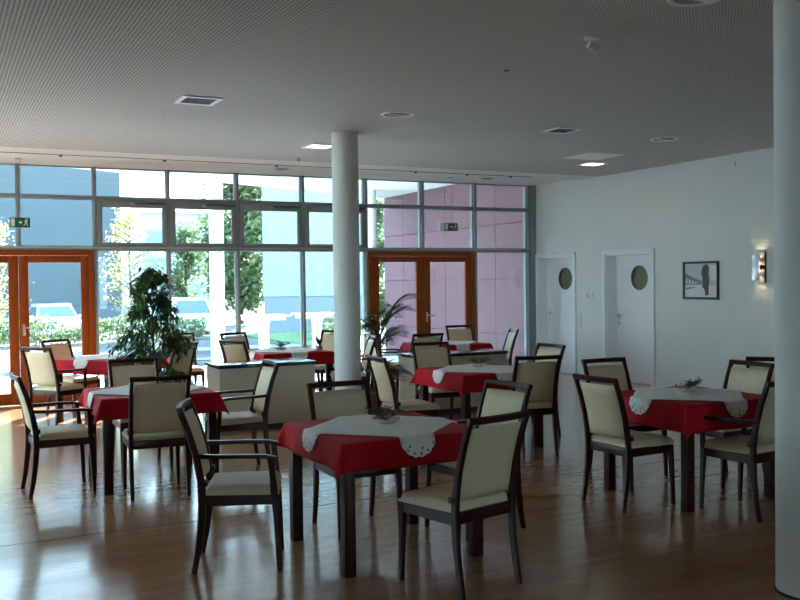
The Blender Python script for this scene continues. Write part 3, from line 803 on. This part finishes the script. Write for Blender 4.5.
# exit signs hung on cords
def exit_sign(x, y, z, lab, cord_x):
    t = thing('exit_sign', lab, 'exit sign', (x, y, z), 0, 'green exit signs')
    MB().box(-.045, .045, -.02, .02, ZG-z-.03, ZG-z, .003).build('ceiling_mount', M['white'], t)
    MB().tube([(.02, 0, ZG-z-.02), (.03, 0, .12), (.04, 0, .055)], .004, 6).build('cord', M['alulight'], t)
    p = MB().box(-.125, .125, -.012, .012, -.065, .065, .003).build('plate', M['green'], t)
    y0 = -.0135
    d = MB()      # doorway pictogram, arrow, running figure
    def fl(pts): d.prism([(a, y0, c) for a, c in pts], (0, .003, 0))
    fl([(-.108, -.05), (-.062, -.05), (-.062, .05), (-.108, .05)])
    fl([(-.018, -.006), (.006, -.006), (.006, -.026), (.030, .002), (.006, .03), (.006, .010), (-.018, .010)])
    N = 14
    fl([(.083+.011*math.cos(2*PI*k/N), .040+.011*math.sin(2*PI*k/N)) for k in range(N)])
    fl([(.066, .026), (.084, .028), (.082, -.006), (.066, -.008)])
    fl([(.066, .024), (.070, .015), (.052, .004), (.046, .010)]); fl([(.083, .024), (.104, .010), (.100, .003), (.080, .013)])
    fl([(.068, -.004), (.078, -.004), (.066, -.026), (.046, -.046), (.040, -.040), (.057, -.022)])
    fl([(.072, -.004), (.083, -.004), (.098, -.024), (.094, -.050), (.086, -.050), (.088, -.026)])
    d.build('pictogram', M['signwhite'], t, smooth=False)
    return t
exit_sign(1.01, 13.1, 2.475, 'green exit sign hanging above the orange doors at far left', 0)
es = exit_sign(7.51, 13.1, 2.515, 'green exit sign hanging before the pink wall', 0)
MB().box(-.215, -.126, -.02, .02, -.06, .06, .004).build('battery_box', M['white'], es)

# ------------------------------------------------------------------ right wall fittings
t = thing('picture_frame', 'black framed grey street photograph on the right wall', 'picture', (W, 9.695, 1.605))
pw, ph = .335, .265
MB().box(-.028, -.001, -pw, -pw+.03, -ph, ph, .003).box(-.028, -.001, pw-.03, pw, -ph, ph, .003).box(-.0275, -.001, -pw+.03, pw-.03, -ph, -ph+.03, .003).box(-.0275, -.001, -pw+.03, pw-.03, ph-.03, ph, .003).build('frame', M['black'], t)
pr = MB().box(-.012, -.001, -pw+.03, pw-.03, -ph+.03, ph-.03).build('print', M['photo_sky'], t)
# viewed from the room +y lies to the left
def patch(pts, mat, lift, nm):
    MB().prism([(-.012-lift, a, c) for a, c in pts], (.0005, 0, 0)).build(nm, M[mat], pr, smooth=False)
patch([(.30, .10), (.06, .015), (-.02, .0), (-.02, -.06), (.30, -.07)], 'photo_mid', .001, 'print_buildings')
patch([(.30, -.07), (-.02, -.06), (-.30, -.08), (-.30, -.232), (.30, -.232)], 'photo_white', .001, 'print_street')
patch([(-.03, -.09), (-.035, .03), (-.015, .10), (-.03, .17), (-.06, .215), (-.13, .225), (-.155, .17), (-.15, .08), (-.165, .0), (-.15, -.09), (-.15, -.20), (-.09, -.215), (-.07, -.12)], 'photo_dark', .0016, 'print_tree')
patch([(-.17, .21), (-.29, .21), (-.29, .0), (-.20, .01)], 'photo_white', .0012, 'print_sky')
for q in range(4):
    ya = .285-q*.06; h_ = .075-q*.018
    patch([(ya, -.055), (ya-.03, -.053), (ya-.03, h_-.05), (ya, h_-.04)], 'photo_white', .0014, 'print_shopfront')
    patch([(ya, h_-.02), (ya-.03, h_-.024), (ya-.03, h_-.008), (ya, h_)], 'photo_dark', .0014, 'print_window_row')
patch([(.28, -.10), (.10, -.085), (.10, -.10), (.28, -.13)], 'photo_mid', .0014, 'print_kerb')

t = thing('wall_lamp', 'lit metal wall lamp with hourglass slots on the right wall', 'wall lamp', (W, 8.63, 1.77))
MB().box(-.012, -.001, -.062, .062, -.20, .20, .003).build('back_plate', M['alulight'], t)
MB().box(-.100, -.094, -.052, .072, -.165, .165, .002).build('front_plate', M['steel'], t)
MB().box(-.022, -.001, -.072, -.0625, -.20, .20, .001).build('edge_strip', M['black'], t)
MB().prism([(-.094, .03, -.03), (-.012, .03, -.02), (-.012, .03, .02), (-.094, .03, .03)], (0, -.088, 0)).build('lamp_holder', M['black'], t)
for s in (-1, 1):
    MB().lathe([(0, .0), (.012, 0), (.014, s*.02), (.008, s*.035), (0, s*.038)], (-.05, 0, s*.032), 14).build('bulb', M['lampdim'], t)
for s in (-1, 1):
    ld = bpy.data.lights.new('sconce_beam', 'SPOT'); ld.energy = .75; ld.color = (1, .74, .45); ld.spot_size = R(95); ld.spot_blend = .9; ld.shadow_soft_size = .015
    lo = bpy.data.objects.new('sconce_beam', ld); COL.objects.link(lo); lo.parent = t; lo.location = (-.05, 0, s*.078)
    lo.rotation_euler = (0, PI if s > 0 else 0, 0)

def wall_plate(y, z, n, lab, cat, name):
    t = thing(name, lab, cat, (W, y, z))
    for k in range(n):
        MB().box(-.012, -.001, -.04, .04, -.04-k*.082, .04-k*.082, .003).build('cover', M['white'], t)
        MB().box(-.016, -.011, -.026, .026, -.026-k*.082, .026-k*.082, .003).build('rocker', M['white'], t)
for yy, lab in ((12.24, 'left of two small square wall controls between the white doors'), (12.11, 'right of two small square wall controls between the white doors')):
    t = thing('wall_control', lab, 'thermostat', (W, yy, 1.375), 0, 'wall controls between the doors')
    MB().box(-.022, -.001, -.045, .045, -.045, .045, .005).build('case', M['white'], t)
    MB().tube([(-.021, 0, 0), (-.034, 0, 0)], .02, 18).build('dial', M['white'], t)
wall_plate(12.43, 1.06, 3, 'stack of white light switches right of the first white door', 'light switch', 'light_switch')
wall_plate(12.40, .33, 1, 'white socket low on the wall between the white doors', 'socket', 'wall_socket')
tag(MB().box(W-.02, W-.001, 9.06, 9.10, 3.13, 3.19, .004).build('wall_sensor', M['white']), 'tiny white sensor high on the right wall under the ceiling', 'sensor')

# ------------------------------------------------------------------ outdoors
struct(MB().box(-40, 60, D+.1, 18.6, -.14, -.03).build('ground_terrace', M['paving']))
struct(MB().box(-40, XL-.15, -40, D+.1, -.14, -.03).build('ground_side', M['gravel']))
struct(MB().box(XL-.15, 60, -40, YB-.15, -.14, -.03).build('ground_rear', M['gravel']))
struct(MB().box(-60, 90, 18.6, 29.3, -.20, -.05).build('ground_bed', M['gravel']))
for y0, y1 in ((20.2, 20.8), (23.0, 24.2)):
    struct(MB().box(-40, 9, y0, y1, -.06, -.035).build('ground_path', M['path']))
struct(MB().prism([(-60, 29.3, -.05), (-60, 31, -.58), (-60, 31, -.7), (-60, 29.3, -.3)], (150, 0, 0)).build('ground_slope', M['grass']))
struct(MB().box(-80, 150, 31, 140, -.8, -.58).build('ground_street', M['street']))
struct(MB().box(8.8, 30, 20.5, 29.3, -.06, -.02).build('ground_lawn', M['grass']))
# canopy and wing of the same house
cz = 3.62
struct(MB().prism([(-6, D+.1, cz), (9.58, D+.1, cz), (9.58, 19.95, cz), (1.3, 16.1, cz), (-4.0, D+.15, cz)], (0, 0, .3)).build('soffit', M['ceil']))
struct(MB().box(XL, W+.3, D+.0, D+.1, ZG+.001, cz+.3).build('fascia', M['ceil']))
for x, y, lab in ((5.35, 16.3, 'dark slot grille in the outdoor canopy left of the middle column'), (7.75, 15.8, 'dark slot grille in the outdoor canopy near the pink wall')):
    t = thing('canopy_grille', lab, 'grille', (x, y, cz), 0, 'slot grilles in the canopy')
    MB().box(-.42, .42, -.09, .09, -.012, -.001, .002).build('frame', M['potgrey'], t)
    MB().box(-.38, .38, -.05, .05, -.016, -.011).build('slot', M['darkgrey'], t)
column(4.78, 17.25, .135, 'column', cz, -.03)
column(8.45, 18.2, .12, 'column', cz, -.03)
pk = MB()
ys = [D+.11, 15.05, 17.0, 18.96, 19.95]; zsn = [-.03, .62, 1.66, 2.70, cz]
for a, b_ in zip(ys, ys[1:]):
    for c, d in zip(zsn, zsn[1:]): pk.box(9.60, 9.64, a+.006, b_-.006, c+.006, d-.006)
wp = struct(pk.build('wall_pink', M['pink'], smooth=False))
struct(MB().box(9.635, 13.5, D+.12, 19.94, -.03, cz+.3).build('wall_wing', M['pinkjoint'], smooth=False))

# high white bistro tables on the terrace
def bistro(x, y, rz, lab):
    t = thing('bistro_table', lab, 'outdoor table', (x, y, -.03), R(rz), 'white high tables outside')
    MB().box(-.37, .37, -.37, .37, 1.09, 1.115, .004).build('tabletop', M['whitepaint'], t)
    MB().box(-.30, .30, -.30, -.27, 1.03, 1.09).box(-.30, .30, .27, .30, 1.03, 1.09).box(-.30, -.27, -.27, .27, 1.03, 1.09).box(.27, .30, -.27, .27, 1.03, 1.09).build('apron', M['whitepaint'], t)
    for sx in (-1, 1):
        for sy in (-1, 1):
            MB().sweep([(sx*.06, sy*.06, 0), (sx*.055, sy*.055, .5), (sx*.055, sy*.055, .95), (sx*.075, sy*.075, 1.035)], (1, 0, 0), .04, .04).build('leg', M['whitepaint'], t)
    MB().box(-.30, .30, -.03, .03, 0, .03, .004).box(-.03, .03, -.30, .30, 0.0005, .0305, .004).build('foot', M['whitepaint'], t)
    MB().box(-.10, .10, -.10, .10, .40, .42, .003).build('shelf', M['whitepaint'], t)
bistro(5.08, 15.4, 0, 'white high table outside the window, left of two')
bistro(6.15, 15.6, 0, 'white high table outside the window beside the middle column')

def tree(name, lab, loc, z0, z1, rad, n, L_, mat, seed, group, trunk_r=.05, cone=False):
    rnd = random.Random(seed)
    t = thing(name, lab, 'tree', loc, 0, group)
    tr = MB(); h = z1
    tr.tube([(0, 0, -.05), (.02, .01, z0), (-.02, .02, (z0+z1)/2), (.02, 0, z1*.93)], [trunk_r, trunk_r*.8, trunk_r*.5, trunk_r*.15], 8)
    f = MB()
    nb = max(8, n//45)
    for k in range(nb):
        q = rnd.random(); z = z0+(z1-z0)*q
        rr = rad*(math.sin(PI*min(1, .12+q*.88))**.7 if not cone else (1-q*.8))*rnd.uniform(.55, 1.0)
        a = rnd.uniform(0, 6.28); e = Vector((math.cos(a)*rr, math.sin(a)*rr, z)); s0 = Vector((0, 0, max(z0*.8, z-.5*rr)))
        tr.tube([s0, s0.lerp(e, .5)+Vector((0, 0, .08*rr)), e], [trunk_r*.3, trunk_r*.2, trunk_r*.08], 5)
        for i in range(n//nb):
            s_ = rnd.uniform(.3, 1.08)
            p = s0.lerp(e, s_)+Vector((rnd.gauss(0, .16*rad), rnd.gauss(0, .16*rad), rnd.gauss(0, .16*rad)))
            d = Vector((rnd.gauss(0, 1), rnd.gauss(0, 1), rnd.gauss(-.3, .7)))
            if d.length < .01: continue
            f.leaf(p, d, Vector((rnd.gauss(0, .4), rnd.gauss(0, .4), 1)), L_*rnd.uniform(.7, 1.2), L_*.6)
    tr.build('trunk', M['bark'], t); f.build('crown', M[mat], t)
tree('birch_tree', 'young yellow autumn tree outside behind the leafy indoor tree', (4.42, 24, -.05), 1.1, 3.55, .74, 2300, .085, 'yleaf', 1, 'yellow young trees')
tree('birch_tree', 'yellow autumn tree outside at the left photo edge', (1.25, 24, -.05), .9, 3.2, .72, 2100, .085, 'yleaf', 2, 'yellow young trees')
tree('leafy_tree', 'tall green tree between the outdoor column and the white building', (14.9, 49, -.58), 1.5, 9.2, 2.3, 7000, .42, 'gleaf', 3, 'green trees outside', .15)
tree('leafy_tree', 'green tree far off left of the outdoor column', (13.6, 56, -.58), 1.0, 5.6, 1.5, 2600, .30, 'gleaf', 4, 'green trees outside', .12)
tree('leafy_tree', 'green tree in the gap left of the pink wall', (18.4, 39, -.58), .6, 5.8, 1.3, 3500, .30, 'gleaf', 5, 'green trees outside', .12)
def bush(name, lab, loc, sx, sy, sz, n, L_, mat, seed, group=None, cat='shrub'):
    rnd = random.Random(seed); t = thing(name, lab, cat, loc, 0, group)
    st = MB(); f = MB()
    for k in range(max(4, int(sx*6))):
        x, y = rnd.uniform(-sx/2, sx/2), rnd.uniform(-sy/2, sy/2)
        st.tube([(x, y, -.02), (x+rnd.gauss(0, .05), y, sz*.5), (x+rnd.gauss(0, .1), y, sz*.9)], [.012, .009, .004], 5)
    for i in range(n):
        x, y = rnd.uniform(-sx/2, sx/2), rnd.uniform(-sy/2, sy/2)
        z = sz*rnd.random()**.7*(.85+.15*math.sin(x*2.3+seed)+.12*math.sin(x*5.1))
        d = Vector((rnd.gauss(0, 1), rnd.gauss(0, 1), rnd.gauss(.3, .8)))
        if d.length > .05: f.leaf(Vector((x, y, max(.02, z))), d, Vector((rnd.gauss(0, .4), rnd.gauss(0, .4), 1)), L_*rnd.uniform(.7, 1.2), L_*.5)
    st.build('stems', M['bark'], t); f.build('foliage', M[mat], t)
bush('hedge', 'low pale green hedge along the street outside the left windows', (2.6, 28.2, -.05), 9.6, .9, .78, 5200, .15, 'hleaf', 21, None, 'hedge')
bush('shrub', 'small green shrub on the lawn outside right of the white tables', (10.6, 25.5, -.02), 1.6, .9, .75, 700, .12, 'gleaf', 22, 'shrubs on the lawn')
bush('shrub', 'dark shrub on the lawn outside near the middle column', (9.3, 22.0, -.02), .7, .6, .9, 500, .12, 'gleaf', 23, 'shrubs on the lawn')
bush('shrub', 'green shrub on the lawn before the white building', (12.4, 27.0, -.02), 2.4, .9, .6, 800, .12, 'gleaf', 24, 'shrubs on the lawn')

def car(lab, loc, rz, L_=4.2, w=1.72, h=1.45):
    t = thing('parked_car', lab, 'car', loc, R(rz), 'parked cars')
    hw = w/2
    body = [(-L_/2, .28), (-L_/2, .70), (-L_/2+.15, .86), (L_*.20, .92), (L_/2-.25, .78), (L_/2, .62), (L_/2, .28)]
    b = MB(); n = len(body)
    A = [b.bm.verts.new((-hw*.98, x, z)) for x, z in body]; B = [b.bm.verts.new((hw*.98, x, z)) for x, z in body]
    for i in range(n): j = (i+1) % n; b.bm.faces.new((A[i], A[j], B[j], B[i]))
    b.bm.faces.new(A); b.bm.faces.new(B[::-1])
    bmesh.ops.bevel(b.bm, geom=b.bm.edges[:], offset=.06, segments=3, affect='EDGES')
    b.build('body', M['carwhite'], t, ang=60)
    c = MB(); cab = [(-L_/2+.18, .84, hw*.95), (-L_/2+.55, h-.06, hw*.76), (-.25, h, hw*.76), (.35, h-.04, hw*.76), (L_*.24, .88, hw*.95)]
    A = [c.bm.verts.new((-q, x, z)) for x, z, q in cab]; B = [c.bm.verts.new((q, x, z)) for x, z, q in cab]
    m_ = len(cab)
    for i in range(m_): j = (i+1) % m_; c.bm.faces.new((A[i], A[j], B[j], B[i]))
    c.bm.faces.new(A); c.bm.faces.new(B[::-1])
    cb = c.build('cabin', M['carwhite'], t)
    g = MB()
    for (x0_, z0_, q0), (x1_, z1_, q1), o_ in ((cab[0], cab[1], -.012), (cab[4], cab[3], .012)):
        P0 = Vector((0, x0_, z0_)).lerp(Vector((0, x1_, z1_)), .16); P1 = Vector((0, x0_, z0_)).lerp(Vector((0, x1_, z1_)), .90)
        g.prism([(-q0*.88, P0.y+o_, P0.z), (q0*.88, P0.y+o_, P0.z), (q1*.88, P1.y+o_, P1.z), (-q1*.88, P1.y+o_, P1.z)], (0, .006, 0))
    g.build('windscreen', M['carglass'], t)
    for sx in (-1, 1):
        g = MB(); xo = sx*.004
        g.prism([(sx*hw*.93+xo, -L_/2+.45, .90), (sx*hw*.93+xo, L_*.17, .92), (sx*hw*.78+xo, .22, h-.10), (sx*hw*.78+xo, -L_/2+.68, h-.12)], (sx*.006, 0, 0)); g.build('side_window', M['carglass'], t)
    MB().sweep([(0, -L_/2+.50, h-.03), (0, -.25, h+.01), (0, .40, h-.02)], (1, 0, 0), w*.76, .05).build('roof', M['carwhite'], t)
    for sx in (-1, 1):
        for yy in (-L_*.31, L_*.31):
            MB().tube([(sx*(hw-.2), yy, .31), (sx*(hw+.005), yy, .31)], .31, 24).build('wheel', M['tyre'], t)
        MB().box(sx*hw*.62-.16, sx*hw*.62+.16, L_/2-.05, L_/2+.02, .56, .68, .02).build('headlight', M['lens'], t)
        MB().box(min(sx*hw, sx*(hw+.16)), max(sx*hw, sx*(hw+.16)), .62, .72, .90, 1.02, .02).build('mirror', M['carwhite'], t)
    return t
car('white parked car seen through the orange door glass', (4.35, 40.6, -.58), 183)
car('pale parked car left of the outdoor column', (9.75, 39.5, -.58), 172, 4.4, 1.75, 1.62)

def building(name, lab, x0, x1, y0, y1, h, mat, pl=None, plh=0, z0=-.6, wins=(), winmat='bluewin', group=None):
    t = thing(name, lab, 'building', ((x0+x1)/2, (y0+y1)/2, z0), 0, group)
    w, d = (x1-x0)/2, (y1-y0)/2
    MB().box(-w, w, -d, d, plh if pl else 0, h).build('wall', M[mat], t, smooth=False)
    if pl: MB().box(-w+.03, w-.03, -d+.03, d-.03, 0, plh+.01).build('plinth', M[pl], t, smooth=False)
    for a, b_, c, e in wins:
        f = MB().box(a-w, b_-w, -d-.06, -d+.05, c, e).build('window_frame', M['whitebld'], t, smooth=False)
        MB().box(a-w+.08, b_-w-.08, -d-.07, -d-.02, c+.08, e-.08).build('pane', M[winmat], f, smooth=False)
    MB().box(-w-.1, w+.1, -d-.1, d+.1, h, h+.25).build('parapet', M[mat], t, smooth=False)
    return t
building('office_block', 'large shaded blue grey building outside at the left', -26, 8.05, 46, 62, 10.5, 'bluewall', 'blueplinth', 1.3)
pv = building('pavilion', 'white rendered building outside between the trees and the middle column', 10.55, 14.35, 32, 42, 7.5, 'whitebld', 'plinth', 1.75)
ang = R(-19); c0 = Vector((10.55, 32)); hv = Vector((1.9, 5))
pv.rotation_euler.z = ang
pv.location.x = c0.x+hv.x*math.cos(ang)-hv.y*math.sin(ang); pv.location.y = c0.y+hv.x*math.sin(ang)+hv.y*math.cos(ang)
building('office_building', 'distant pale blue building with window bands beyond the street', 17.3, 26, 90, 104, 9.0, 'palebld', wins=[(.6, 8.2, 6.0, 7.4), (.6, 8.2, 3.4, 4.8), (.6, 8.2, .9, 2.2)])
building('site_cabin', 'small pale hut with two windows beyond the parked car', 13.0, 15.6, 62, 65, 2.6, 'palebld', wins=[(.3, 1.15, 1.0, 2.0), (1.35, 2.2, 1.0, 2.0)])

# ------------------------------------------------------------------ light
w = bpy.data.worlds.new('world'); SC.world = w; w.use_nodes = True
nt = w.node_tree; nt.nodes.clear()
out = nt.nodes.new('ShaderNodeOutputWorld'); bg = nt.nodes.new('ShaderNodeBackground')
tc = nt.nodes.new('ShaderNodeTexCoord'); sx = nt.nodes.new('ShaderNodeSeparateXYZ'); rp = nt.nodes.new('ShaderNodeValToRGB')
rp.color_ramp.elements[0].position = .0; rp.color_ramp.elements[0].color = (.68, .90, .98, 1)
rp.color_ramp.elements[1].position = .8; rp.color_ramp.elements[1].color = (.34, .62, .92, 1)
nt.links.new(tc.outputs['Generated'], sx.inputs[0]); nt.links.new(sx.outputs['Z'], rp.inputs['Fac']); nt.links.new(rp.outputs['Color'], bg.inputs['Color'])
bg.inputs['Strength'].default_value = 2.0
nt.links.new(bg.outputs[0], out.inputs['Surface'])
sl = bpy.data.lights.new('sun', 'SUN'); sl.energy = 13.0; sl.angle = R(.6); sl.color = (.93, .98, 1.0)
so = bpy.data.objects.new('sun', sl); COL.objects.link(so)
el = R(22); az = Vector((-.55, -.83, 0)).normalized()
dv = Vector((az.x*math.cos(el), az.y*math.cos(el), -math.sin(el)))
so.rotation_euler = dv.to_track_quat('-Z', 'Y').to_euler(); so.location = (20, 30, 20)

SC.view_settings.view_transform = 'Standard'; SC.view_settings.look = 'None'
SC.view_settings.exposure = 2.32; SC.view_settings.gamma = 1; SC.view_settings.use_curve_mapping = False
SC.cycles.max_bounces = 10; SC.cycles.diffuse_bounces = 6; SC.cycles.transparent_max_bounces = 16
SC.cycles.use_denoising = True; SC.cycles.caustics_reflective = False; SC.cycles.caustics_refractive = False
SC.cycles.sample_clamp_indirect = 6
